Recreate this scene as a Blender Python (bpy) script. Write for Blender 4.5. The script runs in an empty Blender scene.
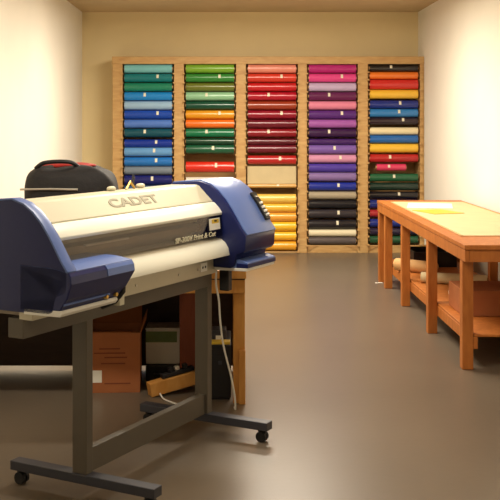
import bpy, bmesh, math, random
from mathutils import Vector, Matrix
random.seed(7)
S = bpy.context.scene
COL = S.collection

# ------------------------------------------------------------------ materials
def principled(name, col, rough=.5, metal=0., spec=.5, noise=0., nscale=8., bump=0., bscale=60., coat=0., alpha=None):
    m = bpy.data.materials.new(name); m.use_nodes = True
    nt = m.node_tree; b = nt.nodes['Principled BSDF']
    b.inputs['Base Color'].default_value = (*col, 1)
    b.inputs['Roughness'].default_value = rough
    b.inputs['Metallic'].default_value = metal
    b.inputs['Specular IOR Level'].default_value = spec
    b.inputs['Coat Weight'].default_value = coat
    tc = nt.nodes.new('ShaderNodeTexCoord')
    if noise:
        n = nt.nodes.new('ShaderNodeTexNoise'); n.inputs['Scale'].default_value = nscale; n.inputs['Detail'].default_value = 4
        nt.links.new(tc.outputs['Object'], n.inputs['Vector'])
        r = nt.nodes.new('ShaderNodeValToRGB')
        r.color_ramp.elements[0].position = .3; r.color_ramp.elements[1].position = .7
        r.color_ramp.elements[0].color = (*[c*(1-noise) for c in col], 1)
        r.color_ramp.elements[1].color = (*[min(1, c*(1+noise)) for c in col], 1)
        nt.links.new(n.outputs['Fac'], r.inputs['Fac']); nt.links.new(r.outputs['Color'], b.inputs['Base Color'])
    if bump:
        n2 = nt.nodes.new('ShaderNodeTexNoise'); n2.inputs['Scale'].default_value = bscale
        nt.links.new(tc.outputs['Object'], n2.inputs['Vector'])
        bp = nt.nodes.new('ShaderNodeBump'); bp.inputs['Strength'].default_value = bump; bp.inputs['Distance'].default_value = .01
        nt.links.new(n2.outputs['Fac'], bp.inputs['Height']); nt.links.new(bp.outputs['Normal'], b.inputs['Normal'])
    return m

def wood(name, c1, c2, scale=(3, 3, 30), rough=.5):
    m = bpy.data.materials.new(name); m.use_nodes = True
    nt = m.node_tree; b = nt.nodes['Principled BSDF']; b.inputs['Roughness'].default_value = rough
    b.inputs['Specular IOR Level'].default_value = .35
    tc = nt.nodes.new('ShaderNodeTexCoord'); mp = nt.nodes.new('ShaderNodeMapping')
    mp.inputs['Scale'].default_value = scale
    n = nt.nodes.new('ShaderNodeTexNoise'); n.inputs['Scale'].default_value = 1.6; n.inputs['Detail'].default_value = 6; n.inputs['Distortion'].default_value = .6
    r = nt.nodes.new('ShaderNodeValToRGB')
    r.color_ramp.elements[0].position = .3; r.color_ramp.elements[1].position = .72
    r.color_ramp.elements[0].color = (*c1, 1); r.color_ramp.elements[1].color = (*c2, 1)
    nt.links.new(tc.outputs['Object'], mp.inputs['Vector']); nt.links.new(mp.outputs['Vector'], n.inputs['Vector'])
    nt.links.new(n.outputs['Fac'], r.inputs['Fac']); nt.links.new(r.outputs['Color'], b.inputs['Base Color'])
    return m

def lin(r, g, b):
    f = lambda c: (c/255/12.92) if c/255 <= .04045 else ((c/255+.055)/1.055)**2.4
    return (f(r), f(g), f(b))

M = {}
M['cream'] = principled('cream_wall_paint', lin(236, 218, 172), .85, spec=.2, noise=.03, nscale=2, bump=.05, bscale=120)
M['white_wall'] = principled('white_wall_paint', lin(244, 240, 228), .85, spec=.2, noise=.02, nscale=2, bump=.05, bscale=120)
M['ceiling'] = principled('ceiling_paint', lin(206, 184, 146), .9, spec=.1, noise=.03, nscale=3)
M['trim'] = principled('trim_paint', lin(225, 214, 190), .5)
M['floor'] = principled('grey_brown_lino', lin(106, 94, 80), .32, spec=.45, noise=.07, nscale=1.1, bump=.03, bscale=25)
M['pine'] = wood('pine_board', lin(184, 142, 88), lin(206, 170, 114), (4, 4, 22))
M['pine_dark'] = wood('pine_shelf_back', lin(170, 128, 78), lin(190, 148, 94), (4, 4, 22))
M['orange_wood'] = wood('oiled_orange_timber', lin(164, 92, 36), lin(190, 116, 52), (14, 14, 3))
M['bench_wood'] = wood('bench_timber', lin(196, 134, 62), lin(216, 158, 84), (14, 14, 3))
M['red_wood'] = wood('red_brown_board', lin(122, 60, 38), lin(140, 74, 48), (14, 14, 3))
M['shade_wood'] = wood('bench_shade_board', lin(52, 36, 28), lin(66, 46, 36), (3, 14, 14))  # dark tone standing in for the shade around and under the bench
M['grey_steel'] = principled('dark_grey_steel', lin(94, 86, 74), .45, spec=.4, noise=.03, nscale=12)
M['slate_steel'] = principled('slate_grey_steel', lin(62, 62, 70), .45, spec=.4)
M['cover'] = principled('ivory_cover_plastic', lin(200, 193, 168), .42, spec=.4, noise=.02, nscale=5)
M['lip'] = principled('white_lip_plastic', lin(246, 244, 230), .35, spec=.4)
M['platen'] = principled('pale_platen_metal', lin(240, 238, 222), .3, spec=.6)
M['rail'] = principled('silver_beige_metal', lin(196, 188, 166), .35, metal=.35, noise=.03, nscale=10)
M['chassis'] = principled('grey_brown_chassis', lin(168, 152, 132), .5)
M['blue_dark'] = principled('navy_blue_plastic', lin(13, 27, 88), .35, spec=.5, noise=.04, nscale=6)
M['blue_light'] = principled('dusty_blue_plastic', lin(92, 116, 178), .35, spec=.5, noise=.03, nscale=6)
M['black'] = principled('black_plastic', lin(24, 23, 26), .45)
M['rubber'] = principled('black_rubber', lin(18, 18, 20), .6)
M['letter_grey'] = principled('grey_beige_lettering', lin(148, 142, 120), .5)
M['letter_white'] = principled('pale_lettering', lin(235, 230, 205), .4)
M['brass'] = principled('brass_metal', lin(200, 160, 80), .35, metal=.8)
M['steel'] = principled('bright_steel', lin(210, 205, 195), .3, metal=.6)
M['white'] = principled('white_plastic', lin(240, 238, 230), .45)
M['paper'] = principled('white_paper', lin(238, 234, 222), .8, noise=.02)
M['yellow'] = principled('yellow_plastic', lin(220, 184, 56), .5)
M['cardboard'] = principled('brown_cardboard', lin(168, 104, 66), .85, spec=.15, noise=.06, nscale=6)
M['cardboard_in'] = principled('inner_cardboard', lin(150, 90, 52), .9, spec=.1, noise=.06, nscale=6)
M['ink'] = principled('brown_print', lin(128, 66, 38), .85)
M['kraft'] = principled('kraft_paper', lin(206, 160, 104), .8, noise=.06, nscale=10)
M['core'] = principled('cardboard_tube', lin(188, 146, 96), .85)
M['core_dark'] = principled('tube_hole', lin(50, 36, 26), .9)
M['tag'] = principled('pale_roll_tag', lin(226, 220, 196), .6)
M['green_print'] = principled('green_print', lin(120, 140, 86), .6, noise=.1, nscale=20)
M['bag'] = principled('black_nylon', lin(26, 24, 27), .75, noise=.2, nscale=14, bump=.3, bscale=40)
M['red'] = principled('red_fabric', lin(170, 36, 30), .7)
M['mat'] = principled('pale_cutting_mat', lin(206, 188, 146), .7, noise=.05, nscale=6)
M['housing'] = principled('lamp_housing', lin(235, 232, 222), .5)

def emission(name, col, s):
    m = bpy.data.materials.new(name); m.use_nodes = True
    b = m.node_tree.nodes['Principled BSDF']
    b.inputs['Emission Color'].default_value = (*col, 1); b.inputs['Emission Strength'].default_value = s
    return m
M['tube'] = emission('lit_tube', (1, .86, .62), 3)

def smoked():
    m = bpy.data.materials.new('smoked_window'); m.use_nodes = True
    nt = m.node_tree; nt.nodes.clear()
    o = nt.nodes.new('ShaderNodeOutputMaterial'); t = nt.nodes.new('ShaderNodeBsdfTransparent')
    g = nt.nodes.new('ShaderNodeBsdfGlossy'); mx = nt.nodes.new('ShaderNodeMixShader')
    t.inputs['Color'].default_value = (.8, .75, .7, 1); g.inputs['Roughness'].default_value = .08
    g.inputs['Color'].default_value = (.9, .9, .9, 1); mx.inputs['Fac'].default_value = .07
    nt.links.new(t.outputs[0], mx.inputs[1]); nt.links.new(g.outputs[0], mx.inputs[2]); nt.links.new(mx.outputs[0], o.inputs['Surface'])
    return m
M['smoked'] = smoked()

# ------------------------------------------------------------------ mesh helpers
def box(bm, a, b, mat=None):
    """axis box between corners a and b, optional matrix"""
    a, b = Vector(a), Vector(b)
    vs = []
    for z in (a.z, b.z):
        for x, y in ((a.x, a.y), (b.x, a.y), (b.x, b.y), (a.x, b.y)):
            v = Vector((x, y, z)); vs.append(bm.verts.new(mat @ v if mat else v))
    for q in ((3, 2, 1, 0), (4, 5, 6, 7), (0, 1, 5, 4), (1, 2, 6, 5), (2, 3, 7, 6), (3, 0, 4, 7)):
        bm.faces.new([vs[i] for i in q])

def frame_of(d):
    d = d.normalized(); u = d.orthogonal().normalized(); return u, d.cross(u)

def tube(bm, pts, r, n=10, caps=True):
    pts = [Vector(p) for p in pts]; rs = r if isinstance(r, (list, tuple)) else [r]*len(pts)
    rings = []; u = None
    for i, p in enumerate(pts):
        d = (pts[min(i+1, len(pts)-1)] - pts[max(i-1, 0)]).normalized()
        if u is None: u, w = frame_of(d)
        else:
            u = (u - d*u.dot(d)).normalized(); w = d.cross(u)
        rings.append([bm.verts.new(p + (u*math.cos(2*math.pi*k/n) + w*math.sin(2*math.pi*k/n))*rs[i]) for k in range(n)])
    for a, b in zip(rings, rings[1:]):
        for k in range(n):
            bm.faces.new((a[k], a[(k+1) % n], b[(k+1) % n], b[k]))
    if caps:
        bm.faces.new(list(reversed(rings[0]))); bm.faces.new(rings[-1])

def ring_tube(bm, a, b, ro, ri, n=18):
    """hollow tube from a to b"""
    a, b = Vector(a), Vector(b); u, w = frame_of(b-a)
    R = lambda p, r: [bm.verts.new(p + (u*math.cos(2*math.pi*k/n)+w*math.sin(2*math.pi*k/n))*r) for k in range(n)]
    o1, o2, i1, i2 = R(a, ro), R(b, ro), R(a, ri), R(b, ri)
    for k in range(n):
        j = (k+1) % n
        bm.faces.new((o1[k], o1[j], o2[j], o2[k])); bm.faces.new((i1[j], i1[k], i2[k], i2[j]))
        bm.faces.new((o1[j], o1[k], i1[k], i1[j])); bm.faces.new((o2[k], o2[j], i2[j], i2[k]))

def prism(bm, prof, u0, u1, taper=None):
    """profile of (v, z) swept along local x from u0 to u1; local y = -v"""
    a = [bm.verts.new((u0, -v, z)) for v, z in prof]
    b = [bm.verts.new((u1, -v, z)) for v, z in prof]
    n = len(prof)
    for k in range(n):
        j = (k+1) % n
        bm.faces.new((a[k], a[j], b[j], b[k]))
    bm.faces.new(list(reversed(a))); bm.faces.new(b)

def blob(bm, c, r, e=2.6, nu=28, nv=18, wob=0., seed=0):
    """super-ellipsoid with a slightly uneven skin"""
    rng = random.Random(seed); ph = [rng.uniform(0, 6.28) for _ in range(6)]
    f = lambda t: math.copysign(abs(t)**(2/e), t)
    rows = []
    for i in range(nv+1):
        th = -math.pi/2 + math.pi*i/nv; row = []
        for k in range(nu):
            p = 2*math.pi*k/nu
            w = 1 + wob*(math.sin(3*p+ph[0])*math.cos(2*th+ph[1]) + .6*math.sin(5*p+4*th+ph[2]))
            row.append(bm.verts.new((c[0]+r[0]*w*f(math.cos(th))*f(math.cos(p)), c[1]+r[1]*w*f(math.cos(th))*f(math.sin(p)), c[2]+r[2]*w*f(math.sin(th)))))
        rows.append(row)
    for a, b in zip(rows, rows[1:]):
        for k in range(nu):
            bm.faces.new((a[k], a[(k+1) % nu], b[(k+1) % nu], b[k]))
    bmesh.ops.remove_doubles(bm, verts=bm.verts, dist=1e-5)

def B(): return bmesh.new()

def make(name, bm, mat, parent=None, bevel=0., smooth=False, kind=None, label=None, seg=2):
    bmesh.ops.recalc_face_normals(bm, faces=bm.faces)
    me = bpy.data.meshes.new(name); bm.to_mesh(me); bm.free()
    mats = mat if isinstance(mat, (list, tuple)) else [mat]
    for m in mats: me.materials.append(m)
    o = bpy.data.objects.new(name, me); COL.objects.link(o)
    if parent: o.parent = parent
    if bevel:
        md = o.modifiers.new('bevel', 'BEVEL'); md.width = bevel; md.segments = seg; md.limit_method = 'ANGLE'; md.angle_limit = math.radians(40)
    if smooth:
        for p in me.polygons: p.use_smooth = True
        md = o.modifiers.new('edge', 'EDGE_SPLIT'); md.split_angle = math.radians(38)
    if kind: o['kind'] = kind
    if label: o['label'] = label
    return o

def tag(o, label, cat, group=None):
    o['label'] = label; o['category'] = cat
    if group: o['group'] = group
    return o

def thing(name, label, cat, loc=(0, 0, 0), rz=0, group=None):
    o = bpy.data.objects.new(name, None); COL.objects.link(o); o.empty_display_size = .1
    o.location = loc; o.rotation_euler = (0, 0, rz)
    return tag(o, label, cat, group)

def boxes(name, lst, mat, parent=None, bevel=.003, **k):
    bm = B()
    for a, b in lst: box(bm, a, b)
    return make(name, bm, mat, parent, bevel, **k)

def lettering(name, text, mat, parent, origin, xdir, ydir, size, width=None, depth=.0012, shear=0., bold=0.):
    cu = bpy.data.curves.new(name, 'FONT'); cu.body = text; cu.size = size; cu.extrude = depth; cu.shear = shear; cu.offset = bold
    t = bpy.data.objects.new(name, cu); COL.objects.link(t)
    dg = bpy.context.evaluated_depsgraph_get(); me = bpy.data.meshes.new_from_object(t.evaluated_get(dg))
    bpy.data.objects.remove(t)
    xs = [v.co.x for v in me.vertices]; w = max(xs)-min(xs); x0 = min(xs)
    X = Vector(xdir).normalized(); Y = Vector(ydir).normalized(); Z = X.cross(Y)
    s = (width/w) if width else 1
    for v in me.vertices:
        c = v.co.copy(); v.co = Vector(origin) + X*((c.x-x0)*s) + Y*c.y + Z*c.z
    me.materials.clear(); me.materials.append(mat)
    o = bpy.data.objects.new(name, me); COL.objects.link(o); o.parent = parent
    return o

# ------------------------------------------------------------------ the room
XL, XR, YF, YB, ZC = -1.81, 2.36, -1.6, 12.6, 2.94
T = .12
def wallbox(name, a, b, mat):
    return boxes(name, [(a, b)], mat, bevel=0, kind='structure')
wallbox('floor', (XL-T, YF-T, -.1), (XR+T, YB+T, 0), M['floor'])
wallbox('ceiling', (XL-T, YF-T, ZC), (XR+T, YB+T, ZC+.1), M['ceiling'])
wallbox('wall_back', (XL-T, YB, 0), (XR+T, YB+T, ZC), M['cream'])
wallbox('wall_front', (XL-T, YF-T, 0), (XR+T, YF, ZC), M['cream'])
wallbox('wall_left', (XL-T, YF, 0), (XL, YB, ZC), M['white_wall'])
wallbox('wall_right', (XR, YF, 0), (XR+T, YB, ZC), M['white_wall'])
boxes('baseboard_left', [((XL, YF, 0), (XL+.014, YB, .09))], M['trim'], bevel=.004, kind='structure')
boxes('baseboard_right', [((XR-.014, YF, 0), (XR, 12.1, .09))], M['trim'], bevel=.004, kind='structure')

# ------------------------------------------------------------------ roll rack and vinyl rolls
RS = 12.2                       # front of the rack
K = RS/1015
rx = lambda px: (px-228)*K
rz = lambda py: 1.55-(py-124)*K
rack = thing('roll_rack', 'tall pine rack of five columns filled with coloured vinyl rolls', 'rack', (.24, RS, 0))
def rloc(x, y, z): return (x-.24, y-RS, z)
ups = [(112.5, 122.5), (174, 184), (236, 246), (298, 307), (358, 368), (420, 424)]
cols_px = [(122.5, 174), (184, 236), (246, 298), (307, 358), (368, 420)]
for a, b in ups:
    bm = B()
    box(bm, rloc(rx(a), RS, 0), rloc(rx(b), RS+.36, rz(63)))
    make('upright', bm, M['pine'], rack, .004)
boxes('top_board', [(rloc(rx(112), RS-.01, rz(64)), rloc(rx(424), RS+.37, rz(56.5)))], M['pine'], rack, .004)
boxes('back_panel', [(rloc(rx(113), RS+.361, 0), rloc(rx(424), RS+.375, rz(64)))], M['pine_dark'], rack, 0)
for ci, (a, b) in enumerate(cols_px):
    bm = B(); box(bm, rloc(rx(a)+.001, RS+.015, 0), rloc(rx(b)-.001, RS+.04, rz(251.6 if ci == 2 else 245.4)))
    make('plinth_board', bm, M['pine'], rack, .003)
    if ci == 2: continue
    for s, x in ((1, rx(a)+.001), (-1, rx(b)-.001)):
        z1 = rz(246); bm = B()      # sloping wedge blocks at both ends of the plinth
        pr = [(x, z1), (x+s*.13, z1), (x, .02)]
        f = [bm.verts.new(rloc(px, RS+.004, pz)) for px, pz in pr]; g = [bm.verts.new(rloc(px, RS+.0149, pz)) for px, pz in pr]
        bm.faces.new(f); bm.faces.new(list(reversed(g)))
        for k in range(3): bm.faces.new((f[k], f[(k+1) % 3], g[(k+1) % 3], g[k]))
        make('wedge_block', bm, M['pine_dark'], rack)

# every roll: (centre y px, radius px, colour name, rgb, tag position 0..1 or None, optional (x0, x1))
UP = [68.6+9.2*k for k in range(8)]
def top(names): return [(UP[i], 4.1, n, c, (.3+.13*((i*3) % 4)) if i % 2 else None) for i, (n, c) in enumerate(names)]
ROLLS = [
 top([('pale turquoise', (120, 190, 196)), ('teal', (20, 116, 122)), ('sea green', (30, 128, 100)), ('bright azure', (30, 130, 205)), ('powder blue', (150, 184, 214)),
      ('cobalt blue', (24, 70, 170)), ('cornflower blue', (80, 120, 200)), ('dark teal', (14, 76, 92))]) + [
  (143.4, 3.9, 'royal blue', (22, 52, 150), .66), (152, 4.4, 'light blue', (98, 152, 206), .62), (161.8, 4.3, 'sky blue', (36, 112, 190), .66),
  (170.6, 3.9, 'slate grey', (116, 128, 142), None), (180.2, 4.7, 'navy blue', (22, 30, 104), .58),
  (190, 4.2, 'steel blue', (60, 96, 140), None), (199.5, 4.2, 'ink blue', (16, 24, 70), .5), (209, 4.2, 'aqua', (70, 160, 180), None)],
 top([('lime green', (120, 170, 50)), ('leaf green', (50, 130, 54)), ('olive green', (104, 112, 40)), ('mint green', (140, 190, 150)), ('bottle green', (10, 70, 50)),
      ('amber', (220, 150, 30)), ('bright orange', (230, 110, 30)), ('emerald green', (10, 110, 70))]) + [
  (141.4, 3.2, 'dark green', (16, 62, 40), None), (149.5, 4.5, 'green', (24, 84, 56), .56),
  (167, 5, 'bright red', (214, 48, 32), .62), (181, 3.6, 'white', (226, 222, 208), None), (190.5, 4.2, 'coral red', (208, 80, 60), None),
  (200, 4.2, 'brick red', (150, 50, 36), .5)],
 top([('salmon pink', (226, 140, 120)), ('tomato red', (206, 56, 40)), ('scarlet', (190, 24, 30)), ('cherry red', (170, 16, 40)), ('rust red', (150, 56, 30)),
      ('ruby red', (140, 14, 40)), ('wine red', (104, 16, 34)), ('deep crimson', (134, 16, 30))]) + [
  (141.6, 3.2, 'dark maroon', (92, 16, 30), None), (149, 4.1, 'burgundy', (104, 20, 36), None), (160, 4.3, 'red', (176, 34, 34), .66),
  (186, 1.9, 'thin tan', (212, 166, 96), .62),
  (198.8, 4.5, 'pale yellow', (236, 196, 90), None), (208, 4.3, 'golden yellow', (238, 184, 60), None), (217.2, 4.3, 'orange yellow', (232, 162, 58), None),
  (226.6, 4.5, 'lemon yellow', (244, 190, 44), None), (236.3, 4.3, 'warm yellow', (246, 188, 48), None), (246.2, 4.4, 'mustard yellow', (236, 166, 40), None)],
 top([('magenta', (180, 40, 120)), ('hot pink', (220, 70, 140)), ('pale lilac', (190, 170, 205)), ('plum', (96, 30, 80)), ('rose pink', (220, 130, 160)),
      ('grape purple', (84, 40, 120)), ('orchid', (160, 90, 170)), ('aubergine', (54, 24, 70))]) + [
  (141.8, 3, 'dark purple', (66, 34, 100), None), (149.4, 4.4, 'purple', (120, 90, 168), .54), (158.8, 3.9, 'pink', (206, 142, 176), .66),
  (168, 4, 'violet', (76, 58, 158), None), (177, 4.2, 'lilac grey', (132, 108, 164), None), (186.6, 3.9, 'ultramarine blue', (34, 50, 150), .62),
  (195.6, 3.7, 'grey beige', (166, 154, 132), None), (204.4, 4, 'jet black', (26, 26, 32), None), (214, 4.2, 'charcoal', (50, 46, 52), .62),
  (224.4, 4.4, 'black', (34, 31, 36), .6), (233.2, 3.4, 'cream white', (232, 222, 190), None), (241, 3.5, 'dark grey', (92, 84, 84), None)],
 [(68, 3.7, 'jet black', (32, 28, 28), .44), (75.4, 3.8, 'orange', (236, 122, 44), None), (84.4, 4.7, 'red', (206, 46, 44), None),
  (94.2, 4.3, 'yellow', (240, 190, 60), None), (104.4, 4.1, 'royal blue', (28, 46, 130), .62), (113, 4.2, 'light blue', (50, 124, 190), .6), (121, 3.7, 'purple black', (42, 28, 40), .68),
  (131, 3.5, 'cream', (236, 222, 180), None), (139.2, 3.8, 'sky blue', (34, 100, 176), None), (148.2, 4.2, 'golden yellow', (240, 190, 60), None),
  (158.2, 3.8, 'dark red', (178, 34, 38), .42), (167.4, 3.2, 'short pink', (212, 60, 100), .42, (376, 407)), (177.6, 3.7, 'green', (30, 92, 60), .5),
  (186.6, 3.7, 'dark green', (24, 48, 40), None), (195.2, 3.4, 'black', (26, 24, 28), .6), (204.2, 4, 'navy blue', (34, 46, 120), None), (213.5, 3.4, 'brick red', (168, 44, 50), None),
  (223.2, 3.9, 'cobalt blue', (34, 50, 134), None), (231.8, 3.5, 'aubergine', (44, 34, 60), None), (240, 3.6, 'bottle green', (38, 84, 56), None)],
]
CN = ['first', 'second', 'middle', 'fourth', 'last']
GR = ['rolls in the first rack column', 'rolls in the second rack column', 'rolls in the middle rack column', 'rolls in the fourth rack column', 'rolls in the last rack column']
def vinyl_mat(n, c):
    key = 'vinyl_'+n.replace(' ', '_')+'_%d_%d_%d' % c
    if key not in M: M[key] = principled(key, lin(*c), .2, spec=.6, noise=.03, nscale=3)
    return M[key]
pegs = {i: [] for i in range(6)}
for ci, rolls in enumerate(ROLLS):
    a, b = cols_px[ci]
    radii = [(q[1] if q[1] < 3 else q[1]*1.06) for q in rolls]
    for i in range(1, len(rolls)):
        gap = rolls[i][0]-rolls[i-1][0]-.12
        if radii[i]+radii[i-1] > gap:
            k = gap/(radii[i]+radii[i-1]); radii[i] *= k; radii[i-1] *= k
    for ri, rr in enumerate(rolls):
        py, pr, nm, c, tg = rr[:5]
        x0, x1 = rr[5] if len(rr) > 5 else (a+1.0, b-1.0)
        X0, X1, r, z, yc = rx(x0), rx(x1), radii[ri]*K, rz(py), RS+.035
        prev = rolls[ri-1][2] if ri else None
        col = 'first rack column from the bag' if False else CN[ci]+' rack column'
        lab = f'{nm} vinyl roll in the {col}, ' + (f'just below the {prev} one' if prev else 'topmost of all')
        t = thing('vinyl_roll', lab, 'vinyl roll', ((X0+X1)/2, yc, z), 0, GR[ci])
        h = (X1-X0)/2
        bm = B(); ring_tube(bm, (-h+.012, 0, 0), (h-.012, 0, 0), r, min(.02, r*.55), 24)
        make('vinyl', bm, vinyl_mat(nm, c), t, smooth=True)
        bm = B(); ring_tube(bm, (-h, 0, 0), (h, 0, 0), min(.02, r*.55)-.0005, min(.015, r*.4), 14)
        make('cardboard_core', bm, M['core'], t, smooth=True)
        if tg is not None:
            bm = B(); n = 6; w = .014; vs = []   # little curved sticker on the front of the roll
            for rad in (r+.0006, r+.0022):
                for k in range(n+1):
                    an = math.radians(48 - 52*k/n)
                    for s in (-1, 1): vs.append(bm.verts.new((-h+2*h*tg+s*w, -rad*math.cos(an), rad*math.sin(an))))
            q = 2*(n+1)
            for k in range(n):
                i = 2*k
                bm.faces.new((vs[q+i], vs[q+i+1], vs[q+i+3], vs[q+i+2])); bm.faces.new((vs[i+1], vs[i], vs[i+2], vs[i+3]))
                bm.faces.new((vs[i], vs[q+i], vs[q+i+2], vs[i+2])); bm.faces.new((vs[i+1], vs[i+3], vs[q+i+3], vs[q+i+1]))
            bm.faces.new((vs[0], vs[1], vs[q+1], vs[q])); bm.faces.new((vs[q-2], vs[2*q-2], vs[2*q-1], vs[q-1]))
            make('paper_tag', bm, M['tag'], t)
        pegs[ci].append((1, z-r-.006)); pegs[ci+1].append((-1, z-r-.006))
for i, (a, b) in enumerate(ups):    # the wooden pegs that carry the rolls, one set per upright
    bm = B()
    for side, z in pegs[i]:
        x = rx(b) if side > 0 else rx(a)
        x1, x2 = x-.012*side, x+.011*side
        box(bm, rloc(min(x1, x2), RS-.05, z-.0125), rloc(max(x1, x2), RS+.1, z+.0055))
    make('pegs', bm, M['pine'], rack, .002, kind='stuff')
# cream backing card standing in the gap of the middle column, and the tan board in the second
tag(boxes('backing_card', [((rx(247.5), RS+.05, rz(184)), (rx(296.5), RS+.07, rz(166)))], M['mat'], bevel=.002), 'wide cream card filling the gap under the red roll in the middle rack column', 'card')

# ------------------------------------------------------------------ the printer (local x along its width, local -y to its front)
pr = thing('wide_format_printer', 'large ivory and blue print and cut machine on a grey wheeled stand', 'printer', (-.5845, 4.1914, 0), math.atan2(.879, .477))
def P(u, v, z): return (u, -v, z)
def pbox(name, a, b, mat, bevel=.003, parent=pr, **k):
    return boxes(name, [((a[0], -a[1], a[2]), (b[0], -b[1], b[2]))], mat, parent, bevel, **k)
def caster(parent, u, v):
    bm = B()
    for s in (-1, 1): tube(bm, [P(u+s*.012-.008, v, .026), P(u+s*.012+.008, v, .026)], .026, 18)
    box(bm, P(u-.006, v+.02, .02), P(u+.006, v-.02, .058))
    tube(bm, [P(u, v, .05), P(u, v, .064)], .014, 12)
    make('caster', bm, M['rubber'], parent, smooth=True)
for u in (0, 1.01):
    pbox('post', (u, 0, .098), (u+.045, -.073, .737), M['grey_steel'])
    ft = pbox('foot', (u-.008, .335, .06), (u+.053, -.40, .10), M['slate_steel'])
    caster(ft, u+.022, .295); caster(ft, u+.022, -.36)
pbox('lower_beam', (.044, -.015, .096), (1.012, -.052, .196), M['grey_steel'])
ub = pbox('upper_beam', (-.40, 0, .735), (1.056, -.073, .812), M['grey_steel'])
rl = pbox('front_rail', (-.40, .045, .808), (1.012, -.02, .888), M['rail'])
for u in (.30, .66, .84):
    bm = B(); tube(bm, [P(u, .044, .845), P(u, .049, .845)], .006, 10); make('screw', bm, M['steel'], rl)
pbox('socket_plate', (.86, .048, .83), (.925, .043, .872), M['white'], .001, rl)
for u in (.88, .905):
    bm = B(); tube(bm, [P(u, .047, .851), P(u, .0495, .851)], .006, 10); make('socket', bm, M['black'], rl)
U0, U1 = -.36, .992
bm = B(); prism(bm, [(-.25, .815), (-.25, 1.195), (-.085, 1.195), (-.085, .96), (.02, .96), (.02, .815)], U0, U1); make('chassis', bm, M['chassis'], pr)
bm = B(); prism(bm, [(-.25, 1.196), (-.25, 1.225), (-.20, 1.243), (-.05, 1.247), (-.035, 1.24), (.04, 1.168), (.034, 1.156), (-.045, 1.22), (-.06, 1.196)], U0, U1)
tcv = make('top_cover', bm, M['cover'], pr, .003)
bm = B(); prism(bm, [(.040, 1.164), (.052, 1.161), (.078, 1.136), (.094, 1.114), (.093, 1.102), (.08, 1.10), (.055, 1.128), (.03, 1.150)], U0, U1)
make('cover_lip', bm, M['lip'], pr, .002, smooth=True)
wn = bpy.data.objects.new('x', None); bpy.data.objects.remove(wn)
bm = B(); prism(bm, [(.086, 1.102), (.090, 1.102), (.099, 1.000), (.095, 1.000)], U0, U1); make('front_window', bm, M['smoked'], pr)
# inside the window: guide rail with holes, scale, carriage rail
bm = B(); prism(bm, [(-.083, 1.125), (-.083, 1.062), (-.05, 1.06), (-.045, 1.115)], U0, U1); gr = make('guide_rail', bm, M['cover'], pr, .002)
bm = B()
for k in range(24):
    u = U0+.05+k*.052; tube(bm, [P(u, -.047, 1.085), P(u, -.0435, 1.086)], .0065, 8)
make('rail_hole', bm, M['black'], gr, kind='stuff')
bm = B(); prism(bm, [(-.083, 1.055), (-.083, 1.02), (-.03, 1.015), (-.03, 1.046)], U0, U1); make('grit_roller_cover', bm, M['chassis'], pr, .002)
pbox('scale_strip', (.02, -.018, 1.04), (.34, -.0295, 1.048), M['white'], .001)
for u in (-.27, -.20):
    bm = B(); tube(bm, [P(u, -.02, 1.0), P(u, .03, 1.01)], .018, 14); tube(bm, [P(u, .03, 1.01), P(u, .05, 1.012)], .011, 12)
    make('pinch_roller_knob', bm, M['brass'], pr, smooth=True)
bm = B(); prism(bm, [(-.084, .962), (-.084, .982), (.06, .986), (.09, .982), (.113, .966), (.13, .94), (.137, .905), (.128, .902), (.118, .93), (.10, .95), (.021, .958)], U0, 1.0)
make('platen', bm, M['platen'], pr, .001, smooth=True)
sd = Vector((0, .075, .072)).normalized()
lettering('cover_lettering', 'CADET', M['letter_grey'], tcv, P(.165, .014, 1.194), (1, 0, 0), sd, .066, .38, .0012, 0, .002)
lettering('model_lettering', 'SP-300V Print & Cut', M['letter_white'], pr, P(.535, .1025, 1.006), (1, 0, 0), (0, -.09, 1), .034, .375, .0008, 0, .0006)
bm = B(); prism(bm, [(.0920, 1.090), (.0935, 1.090), (.0988, 1.035), (.0972, 1.035)], .86, .965); st = make('warning_sticker', bm, M['paper'], pr)
bm = B(); prism(bm, [(.0928, 1.086), (.0943, 1.086), (.0962, 1.066), (.0947, 1.066)], .885, .955); make('sticker_band', bm, M['yellow'], st)
bm = B(); prism(bm, [(.0943, 1.081), (.0949, 1.081), (.0956, 1.073), (.0950, 1.073)], .91, .935); make('sticker_symbol', bm, M['black'], st)

# right end cap
arc = [(-.035, 1.264), (.02, 1.248), (.065, 1.218), (.105, 1.178), (.14, 1.132), (.17, 1.085), (.198, 1.04), (.225, 1.004)]
body = [(-.26, .84), (-.26, 1.2), (-.2, 1.25)] + arc + [(.226, .985), (.222, .93), (.21, .917), (.175, .905), (.16, .85), (.14, .84)]
bm = B(); prism(bm, body, .99, 1.32); cap = make('right_end_cap', bm, M['blue_dark'], pr, .006, smooth=True)
sh = [(v-.002, z-.002) for v, z in [(-.2, 1.251)]+arc]
outer = []
for i, (v, z) in enumerate([(-.2, 1.251)]+arc):
    p = ([(-.2, 1.251)]+arc); q0, q1 = p[max(i-1, 0)], p[min(i+1, len(p)-1)]
    d = Vector((q1[0]-q0[0], q1[1]-q0[1])).normalized(); outer.append((v-d.y*.006, z+d.x*.006))
bm = B(); prism(bm, outer+list(reversed(sh)), 1.004, 1.325); make('cap_shell', bm, M['blue_light'], cap, .003, smooth=True)
bm = B(); prism(bm, [(-.1, .872), (.19, .884), (.230, .870), (.230, .846), (.13, .838), (-.1, .838)], 1.0, 1.31); make('cap_tray', bm, M['blue_light'], cap, .003)
bm = B(); prism(bm, [(.17, .866), (.2335, .864), (.2335, .844), (.17, .842)], .998, 1.312); make('tray_front', bm, M['blue_dark'], cap, .002)
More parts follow.
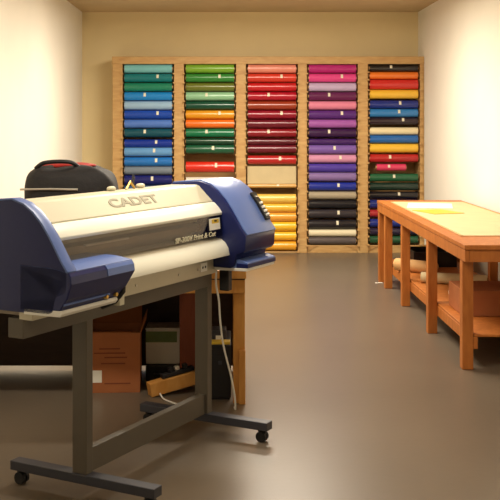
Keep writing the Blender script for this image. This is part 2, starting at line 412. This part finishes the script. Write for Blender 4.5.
bm = B(); prism(bm, [(-.1, .836), (.226, .843), (.226, .828), (-.1, .822)], .998, 1.312); make('tray_base', bm, M['white'], cap, .002)
# control panel on the shell's outer edge
a0, a1 = Vector((.098, 1.192)), Vector((.196, 1.052)); dd = (a1-a0).normalized(); nn = Vector((-dd.y, dd.x))
cpts = [(.103, 1.187), (.14, 1.14), (.17, 1.093), (.194, 1.054)]
bm = B(); prism(bm, [(v-nn.x*-.004, z+nn.y*.004) for v, z in cpts]+[(v+.012, z+.011) for v, z in reversed(cpts)], 1.262, 1.312)
cp = make('control_panel', bm, M['black'], pr, .002)
for k, f in enumerate((.45, .6, .74, .88)):
    c = Vector((cpts[0][0], cpts[0][1])).lerp(Vector((cpts[3][0], cpts[3][1])), f) + Vector((.016, .0155))
    bm = B(); tube(bm, [P(1.275, c.x, c.y), P(1.299, c.x, c.y)], .0065, 10); make('button', bm, M['white'], cp, smooth=True)
bm = B()
for k in range(1): box(bm, P(1.272, .128, 1.172), P(1.30, .14, 1.178))
make('display', bm, M['steel'], cp)
pbox('motor_housing', (1.075, .085, .71), (1.115, .03, .845), M['black'], .006)
# left front cover and left end
lc = [(.0, 1.02), (.15, 1.017), (.226, 1.006), (.238, .99), (.242, .962), (.222, .905), (.205, .885), (.19, .86), (.0, .85)]
bm = B()
a_ = [bm.verts.new((-.42, -v, z)) for v, z in lc]; b_ = [bm.verts.new((-.002-.55*max(0, .96-z), -v, z)) for v, z in lc]
for k in range(len(lc)):
    j = (k+1) % len(lc); bm.faces.new((a_[k], a_[j], b_[j], b_[k]))
bm.faces.new(list(reversed(a_))); bm.faces.new(b_)
fc = make('left_front_cover', bm, M['blue_dark'], pr, .004)
bm = B(); prism(bm, [(.001, 1.021), (.15, 1.0185), (.227, 1.0075), (.227, 1.003), (.15, 1.014), (.001, 1.016)], -.42, -.004)
make('cover_top_panel', bm, M['blue_light'], fc, .001)
bm = B(); prism(bm, [(.229, 1.0055), (.240, .991), (.2445, .964), (.241, .964), (.234, .99), (.226, 1.002)], -.19, -.006); make('front_badge_panel', bm, M['blue_light'], fc, .001)
bm = B(); prism(bm, [(.2075, .889), (.211, .888), (.209, .880), (.205, .881)], -.42, -.13); make('trim_line', bm, M['blue_light'], fc)
bm = B(); prism(bm, [(.02, .858), (.196, .862), (.2, .85), (.19, .838), (.02, .835)], -.42, -.062); make('cover_base_strip', bm, M['white'], fc, .002)
for u in (-.15, -.085):
    bm = B(); tube(bm, [P(u, .19, .876), P(u, .212, .876)], .008, 10); make('cover_screw', bm, M['brass'], fc, smooth=True)
bm = B(); tube(bm, [P(-.03, .18, .95), P(-.025, .2, .92), P(-.028, .2, .88), P(-.035, .17, .84), P(-.03, .1, .81)], .012, 10); make('hose', bm, M['rubber'], pr, smooth=True)
pbox('hose_clip', (-.035, .19, .82), (.0, .16, .86), M['cover'], .003)
bm = B(); prism(bm, body, -.42, -.358); lcap = make('left_end_cap', bm, M['blue_dark'], pr, .006, smooth=True)
bm = B(); prism(bm, outer+list(reversed(sh)), -.425, -.37); make('cap_shell', bm, M['blue_light'], lcap, .003, smooth=True)
# little holders on the back of the cover
bm = B(); blob(bm, P(.42, -.17, 1.254), (.022, .02, .012), 2.2, 16, 10); make('roll_holder_knob', bm, M['cover'], pr, smooth=True)
bm = B(); blob(bm, P(.66, -.17, 1.255), (.026, .02, .012), 2.2, 16, 10); make('roll_holder_knob', bm, M['cover'], pr, smooth=True)
bm = B(); tube(bm, [P(.54, -.17, 1.244), P(.575, -.17, 1.278), P(.61, -.17, 1.246)], .006, 8); make('wire_bracket', bm, M['brass'], pr, smooth=True)
bm = B(); tube(bm, [P(.63, -.19, 1.24), P(.63, -.19, 1.31)], .005, 8); tube(bm, [P(.63, -.19, 1.285), P(.63, -.19, 1.30)], .008, 8); make('lever', bm, M['slate_steel'], pr, smooth=True)

# white mains lead hanging from the machine to the floor
def path(pts, n=8):
    out = []
    for i in range(len(pts)-1):
        p0 = Vector(pts[max(i-1, 0)]); p1 = Vector(pts[i]); p2 = Vector(pts[i+1]); p3 = Vector(pts[min(i+2, len(pts)-1)])
        for k in range(n):
            t = k/n
            out.append(.5*((2*p1)+(p2-p0)*t+(2*p0-5*p1+4*p2-p3)*t*t+(3*p1-p0-3*p2+p3)*t**3))
    out.append(Vector(pts[-1])); return out
bm = B(); tube(bm, path([(-.060, 5.24, .80), (-.062, 5.26, .72), (-.048, 5.3, .63), (-.040, 5.35, .5), (-.022, 5.4, .36), (.015, 5.45, .2), (.036, 5.48, .08), (.04, 5.5, .006), (.035, 5.54, .005)]), .005, 8)
tag(make('mains_lead', bm, M['white'], smooth=True), 'white mains lead hanging from the printer in front of the black computer tower', 'cable')

# ------------------------------------------------------------------ bench behind the printer with its clutter
bn = thing('work_bench', 'orange timber bench standing behind the printer with clutter under it', 'bench', (-.8, 5.98, 0))
def bl(x, y, z): return (x+.8, y-5.98, z)
def bbox(name, a, b, mat, bevel=.003): return boxes(name, [(bl(*a), bl(*b))], mat, bn, bevel)
bbox('bench_top', (-1.74, 5.57, .70), (.10, 6.42, .745), M['bench_wood'])
bbox('apron', (-1.70, 5.60, .615), (.094, 5.63, .69), M['bench_wood'])
bbox('apron', (-1.70, 6.35, .615), (.094, 6.38, .69), M['bench_wood'])
bbox('shadow_strip', (-1.70, 5.6, .69), (.094, 6.38, .70), M['shade_wood'], 0)  # shadow line between top and apron, painted as a dark strip
for x in (.030, -1.70):
    bbox('leg', (x, 5.632, 0), (x+.064, 5.70, .69), M['bench_wood'])
    bbox('leg', (x, 6.28, 0), (x+.064, 6.348, .69), M['bench_wood'])
bbox('leg_cleat', (.06, 5.606, 0), (.096, 5.631, .30), M['bench_wood'])
bbox('divider_panel', (-.286, 5.99, .02), (-.19, 6.34, .69), M['red_wood'])
bbox('shade_panel', (-1.69, 6.382, .03), (.094, 6.40, .69), M['shade_wood'])  # added dark panel, keeps the space under the bench in shade
# computer tower under the bench end
tw = thing('computer_tower', 'black computer tower under the bench end, beside the timber leg', 'computer', (-.045, 5.9, 0))
boxes('case', [((-.06, -.2, .012), (.062, .2, .31))], M['black'], tw, .004)
boxes('foot', [((-.055, -.19, 0), (.055, -.15, .012)), ((-.055, .15, 0), (.055, .19, .012))], M['rubber'], tw, 0)
boxes('drive_bay', [((-.05, -.206, .25), (.05, -.2, .285))], M['rubber'], tw, .001)
boxes('power_button', [((-.01, -.206, .2), (.01, -.2, .22))], M['slate_steel'], tw, .001)
tag(boxes('yellow_pad', [((-.105, 5.701, .311), (.012, 5.77, .326))], M['yellow'], bevel=.003), 'yellow pad lying on top of the black computer tower', 'pad')
gd = thing('adapter_box', 'small grey adapter on top of the black computer tower, behind the yellow pad', 'adapter', (-.05, 5.85, .3105))
boxes('case', [((-.04, -.06, 0), (.04, .06, .065))], M['slate_steel'], gd, .006)
boxes('plug', [((-.02, -.075, .012), (.01, -.06, .034))], M['white'], gd, .002)

# open cardboard box
cb = thing('cardboard_box', 'open brown cardboard box with a white label, between the printer legs', 'box', (-.69, 6.0, 0), math.radians(3))
w, d, h, t = .175, .15, .345, .006
boxes('carton', [((-w, -d, 0), (w, -d+t, h)), ((-w, d-t, 0), (w, d, h)), ((-w, -d+t, 0), (-w+t, d-t, h)), ((w-t, -d+t, 0), (w, d-t, h)), ((-w+t, -d+t, 0), (w-t, d-t, t))], M['cardboard'], cb, .0015)
def flap(p0, p1, out, ln):
    bm = B(); p0, p1, o = Vector(p0), Vector(p1), Vector(out).normalized()
    n = (p1-p0).cross(o).normalized()*.005
    q = [p0, p1, p1+o*ln, p0+o*ln]; f = [bm.verts.new(v) for v in q]; g = [bm.verts.new(v+n) for v in q]
    bm.faces.new(f); bm.faces.new(list(reversed(g)))
    for k in range(4): bm.faces.new((f[k], f[(k+1) % 4], g[(k+1) % 4], g[k]))
    make('flap', bm, M['cardboard_in'], cb)
flap((w-.001, -d, h), (w-.001, d, h), (.35, 0, .9), .09)
flap((-w+.001, -d, h), (-w+.001, d, h), (-.5, 0, .75), .09)
flap((-w, d-.001, h), (w, d-.001, h), (0, .4, .9), .13)
flap((-w, -d+.001, h), (w-.05, -d+.001, h), (0, .9, -.1), .11)
boxes('address_label', [((-.11, -d-.0015, .06), (-.045, -d+.001, .13))], M['paper'], cb, 0)
bm = B()
for z, x0, x1 in ((.25, -.06, .06), (.225, -.09, .09), (.20, -.03, .1), (.165, -.05, .09), (.05, -.03, .12)):
    bm = B(); box(bm, (x0, -d-.0008, z), (x1, -d+.001, z+.008)); make('printed_line', bm, M['ink'], cb)

tb = thing('tool_case', 'flat black tool case on the floor beneath the bench, under the white carton', 'case', (-.395, 6.2, 0))
boxes('body', [((-.10, -.11, 0), (.10, .11, .105))], M['black'], tb, .012)
boxes('handle', [((-.05, -.128, .05), (-.04, -.11, .06)), ((.03, -.128, .05), (.04, -.11, .06)), ((-.05, -.136, .05), (.04, -.128, .06))], M['slate_steel'], tb, .002)
ct = thing('paper_carton', 'white carton with a green printed band, on the black tool case', 'carton', (-.395, 6.2, .106))
boxes('carton', [((-.10, -.09, 0), (.105, .09, .205))], M['paper'], ct, .004)
boxes('printed_band', [((-.10, -.0915, .13), (.088, -.089, .195))], M['green_print'], ct, 0)
boxes('lid', [((-.102, -.093, .206), (.107, .093, .216))], M['white'], ct, .002)

# timber offcut lying with one end raised on the divider foot
ob = B(); mt = Matrix.Translation((-.315, 5.835, .071)) @ Matrix.Rotation(math.radians(24), 4, 'Z') @ Matrix.Rotation(math.radians(-9.5), 4, 'Y')
box(ob, (-.15, -.035, -.045), (.15, .035, .03), mt)
tag(make('timber_offcut', ob, M['bench_wood'], None, .003), 'thick orange timber offcut lying tilted on the floor under the bench', 'timber')
pb = thing('power_strip', 'black power strip with plugs lying on the tilted timber offcut', 'power strip', (-.29, 5.85, .1085), math.radians(24))
pb.rotation_euler = (0, math.radians(-9.5), math.radians(24))
boxes('case', [((-.1, -.02, 0), (.1, .02, .025))], M['black'], pb, .004)
for x in (-.04, .0, .05):
    boxes('plug', [((x-.014, -.014, .025), (x+.014, .014, .05))], M['black'] if x else M['steel'], pb, .004)
bm = B(); tube(bm, path([(-.385, 5.76, .02), (-.36, 5.70, .006), (-.30, 5.62, .005), (-.24, 5.56, .005), (-.16, 5.58, .005)]), .0045, 8)
tag(make('cable', bm, M['white'], smooth=True), 'thin white cord trailing over the floor from the timber offcut', 'cable')

# black holdall standing on the bench behind the printer
hb = thing('holdall', 'bulky black bag with a red flap on top, behind the printer by the wall', 'bag', (-.915, 5.98, .772))
bm = B(); blob(bm, (0, 0, .265), (.265, .2, .27), 5, 40, 24, .025, 4)
for v in bm.verts:                     # slumped shoulder on the side towards the rack
    s = max(0, (v.co.x-.02)/.28); k = max(0, (v.co.z-.3)/.23); v.co.z -= .04*s*s*k
make('body', bm, M['bag'], hb, smooth=True)
bm = B(); blob(bm, (-.03, .02, .532), (.16, .1, .02), 2.4, 30, 12, .05, 2); make('flap', bm, M['red'], hb, smooth=True, label='red top flap')
bm = B(); tube(bm, [(-.27, -.196, .405), (-.1, -.208, .408), (.06, -.205, .405)], .006, 8); make('piping', bm, M['steel'], hb, smooth=True)
bm = B(); tube(bm, path([(-.2, -.1, .52), (-.14, -.12, .555), (.0, -.12, .558), (.06, -.1, .52)]), .012, 8); make('handle', bm, M['rubber'], hb, smooth=True)

# ------------------------------------------------------------------ cutting table along the right wall
tbl = thing('cutting_table', 'long orange timber table with a lower shelf beside the vinyl rack', 'table', (1.9, 8.2, 0))
def tl(x, y, z): return (x-1.9, y-8.2, z)
def tbox(name, a, b, mat, bevel=.004): return boxes(name, [(tl(*a), tl(*b))], mat, tbl, bevel)
TY0, TY1, TX0, TX1 = 6.3, 10.02, 1.472, 2.30
tbox('table_top', (TX0-.002, TY0, .768), (TX1, TY1, .798), M['orange_wood'])
tbox('apron', (TX0+.001, TY0+.01, .69), (TX0+.03, TY1-.01, .767), M['orange_wood'])
tbox('apron', (TX1-.03, TY0+.01, .69), (TX1-.001, TY1-.01, .767), M['orange_wood'])
tbox('apron', (TX0+.031, TY0+.012, .69), (TX1-.031, TY0+.04, .767), M['orange_wood'])
tbox('apron', (TX0+.031, TY1-.04, .69), (TX1-.031, TY1-.012, .767), M['orange_wood'])
for y in (9.93, 9.55, 8.62, 7.5, 6.4):
    tbox('leg', (TX0+.006, y, 0), (TX0+.076, y+.075, .689), M['orange_wood'])
    tbox('leg', (TX1-.076, y, 0), (TX1-.006, y+.075, .689), M['orange_wood'])
tbox('stretcher', (TX0+.0765, 6.4, .13), (TX0+.105, 10.0, .205), M['orange_wood'])
tbox('stretcher', (TX1-.105, 6.4, .13), (TX1-.0765, 10.0, .205), M['orange_wood'])
tbox('shelf_board', (TX0+.08, 6.4, .206), (TX1-.08, 10.0, .222), M['orange_wood'])
# on the shelf
def paper_roll(x0, y0, x1, y1, z, r, ri, label, mat=M['kraft']):
    t = thing('paper_roll', label, 'paper roll', ((x0+x1)/2, (y0+y1)/2, z), 0)
    a = Vector(((x0-x1)/2, (y0-y1)/2, 0))
    bm = B(); ring_tube(bm, a, -a, r, ri, 26); make('paper', bm, mat, t, smooth=True)
    bm = B(); ring_tube(bm, a*1.01, -a*1.01, ri-.001, ri-.006, 20); make('cardboard_core', bm, M['core'], t, smooth=True)
paper_roll(1.53, 9.22, 1.83, 8.95, .222+.056, .055, .03, 'fat brown kraft paper roll poking out between the table legs, on the shelf')
paper_roll(1.62, 8.5, 2.12, 8.3, .222+.046, .045, .025, 'cream paper roll on the lower shelf of the table, nearer than the kraft roll', M['mat'])
paper_roll(1.7, 7.7, 2.15, 7.9, .222+.046, .045, .025, 'white paper roll on the lower table shelf, nearest to the viewer', M['paper'])
sb = thing('scrap_box', 'dark open bin of paper offcuts on the lower shelf behind the kraft roll', 'bin', (1.92, 9.62, .223))
boxes('bin', [((-.2, -.22, 0), (.2, -.21, .14)), ((-.2, .21, 0), (.2, .22, .14)), ((-.2, -.21, 0), (-.19, .21, .14)), ((.19, -.21, 0), (.2, .21, .14)), ((-.19, -.21, 0), (.19, .21, .008))], M['black'], sb, .002)
for k, (x, y, an) in ((0, (-.09, -.05, .3)), (2, (-.02, .1, .9))):
    bm = B(); box(bm, (-.1, -.08, 0), (.1, .08, .004), Matrix.Translation((x+.02, y-.02, (.02, .075, .165)[k])) @ Matrix.Rotation(an, 4, 'Z') @ Matrix.Rotation(.1*(1 if k % 2 else -1), 4, 'X'))
    tag(make('paper_offcut', bm, [M['mat'], M['paper'], M['yellow']][k], None), ['cream', 'white', 'yellow'][k]+' paper offcut lying in the dark bin under the table', 'paper')
for o in [o for o in COL.objects if o.name.startswith('paper_offcut')]: o.location = (1.92, 9.62, .223)
tag(boxes('flat_box', [((1.62, 7.0, .223), (2.12, 7.45, .40))], M['cardboard'], bevel=.004), 'brown flat carton on the lower table shelf', 'box')
# on the table top
mt_ = thing('cutting_mat', 'pale cutting mat spread across the long timber table', 'mat', (1.92, 8.3, .799))
boxes('sheet', [((-.36, -1.5, 0), (.34, 1.45, .004))], M['mat'], mt_, .001)
boxes('border_strip', [((-.36, -1.5, .0041), (-.345, 1.45, .005)), ((.325, -1.5, .0041), (.34, 1.45, .005))], M['kraft'], mt_, 0)
bm = B(); box(bm, (-.14, -.2, 0), (.14, .2, .003), Matrix.Rotation(.3, 4, 'Z')); o = make('yellow_sheet', bm, M['yellow']); o.location = (1.78, 8.62, .8045)
tag(o, 'yellow vinyl sheet lying on the pale cutting mat', 'sheet')
bm = B(); box(bm, (-.2, -.28, 0), (.2, .28, .003), Matrix.Rotation(-.2, 4, 'Z')); o = make('white_sheet', bm, M['paper']); o.location = (1.84, 9.25, .8045)
tag(o, 'large white paper sheet lying on the far end of the cutting mat', 'sheet')
bm = B(); box(bm, (-.035, -.012, 0), (.035, .012, .006), Matrix.Rotation(.2, 4, 'Z')); o = make('paper_scrap', bm, M['paper']); o.location = (1.468, 9.88, 0.001)
tag(o, 'white paper scrap on the floor at the foot of the table leg', 'scrap')

# ------------------------------------------------------------------ ceiling lamps
LAMPS = [(.3, 9.8, 130), (.3, 7.4, 90), (-.15, 4.5, 54), (.3, 1.2, 22)]
names = ['over the vinyl rack', 'over the cutting table', 'over the printer', 'over the empty floor in front']
for (x, y, p), nm in zip(LAMPS, names):
    t = thing('ceiling_light', 'white twin tube ceiling light '+nm, 'ceiling light', (x, y, ZC-.001), 0, 'ceiling lights')
    boxes('housing', [((-.7, -.11, -.05), (.7, .11, 0))], M['housing'], t, .004)
    for s in (-1, 1):
        bm = B(); tube(bm, [(-.65, s*.05, -.07), (.65, s*.05, -.07)], .014, 12); make('tube', bm, M['tube'], t, smooth=True)
    L = bpy.data.lights.new('lamp_light', 'AREA'); L.shape = 'RECTANGLE'; L.size = 1.3; L.size_y = .2; L.energy = p; L.color = (1, .90, .74)
    lo = bpy.data.objects.new('lamp_light', L); COL.objects.link(lo); lo.location = (x, y, ZC-.095)

w = bpy.data.worlds.new('world'); S.world = w; w.use_nodes = True
w.node_tree.nodes['Background'].inputs['Color'].default_value = (1, .88, .7, 1); w.node_tree.nodes['Background'].inputs['Strength'].default_value = .0

# ------------------------------------------------------------------ camera
cd = bpy.data.cameras.new('camera'); cam = bpy.data.objects.new('camera', cd); COL.objects.link(cam)
cam.location = (0, 0, 1.55); cam.rotation_euler = (math.radians(90), 0, 0)
cd.sensor_width = 36; cd.sensor_fit = 'HORIZONTAL'; cd.lens = 1015/500*36
cd.shift_x = (250-228)/500; cd.shift_y = (124-250)/500; cd.clip_start = .05; cd.clip_end = 60
S.camera = cam
vs = S.view_settings
vs.view_transform = 'Standard'; vs.look = 'None'; vs.gamma = 1; vs.use_curve_mapping = False; vs.exposure = 0.0
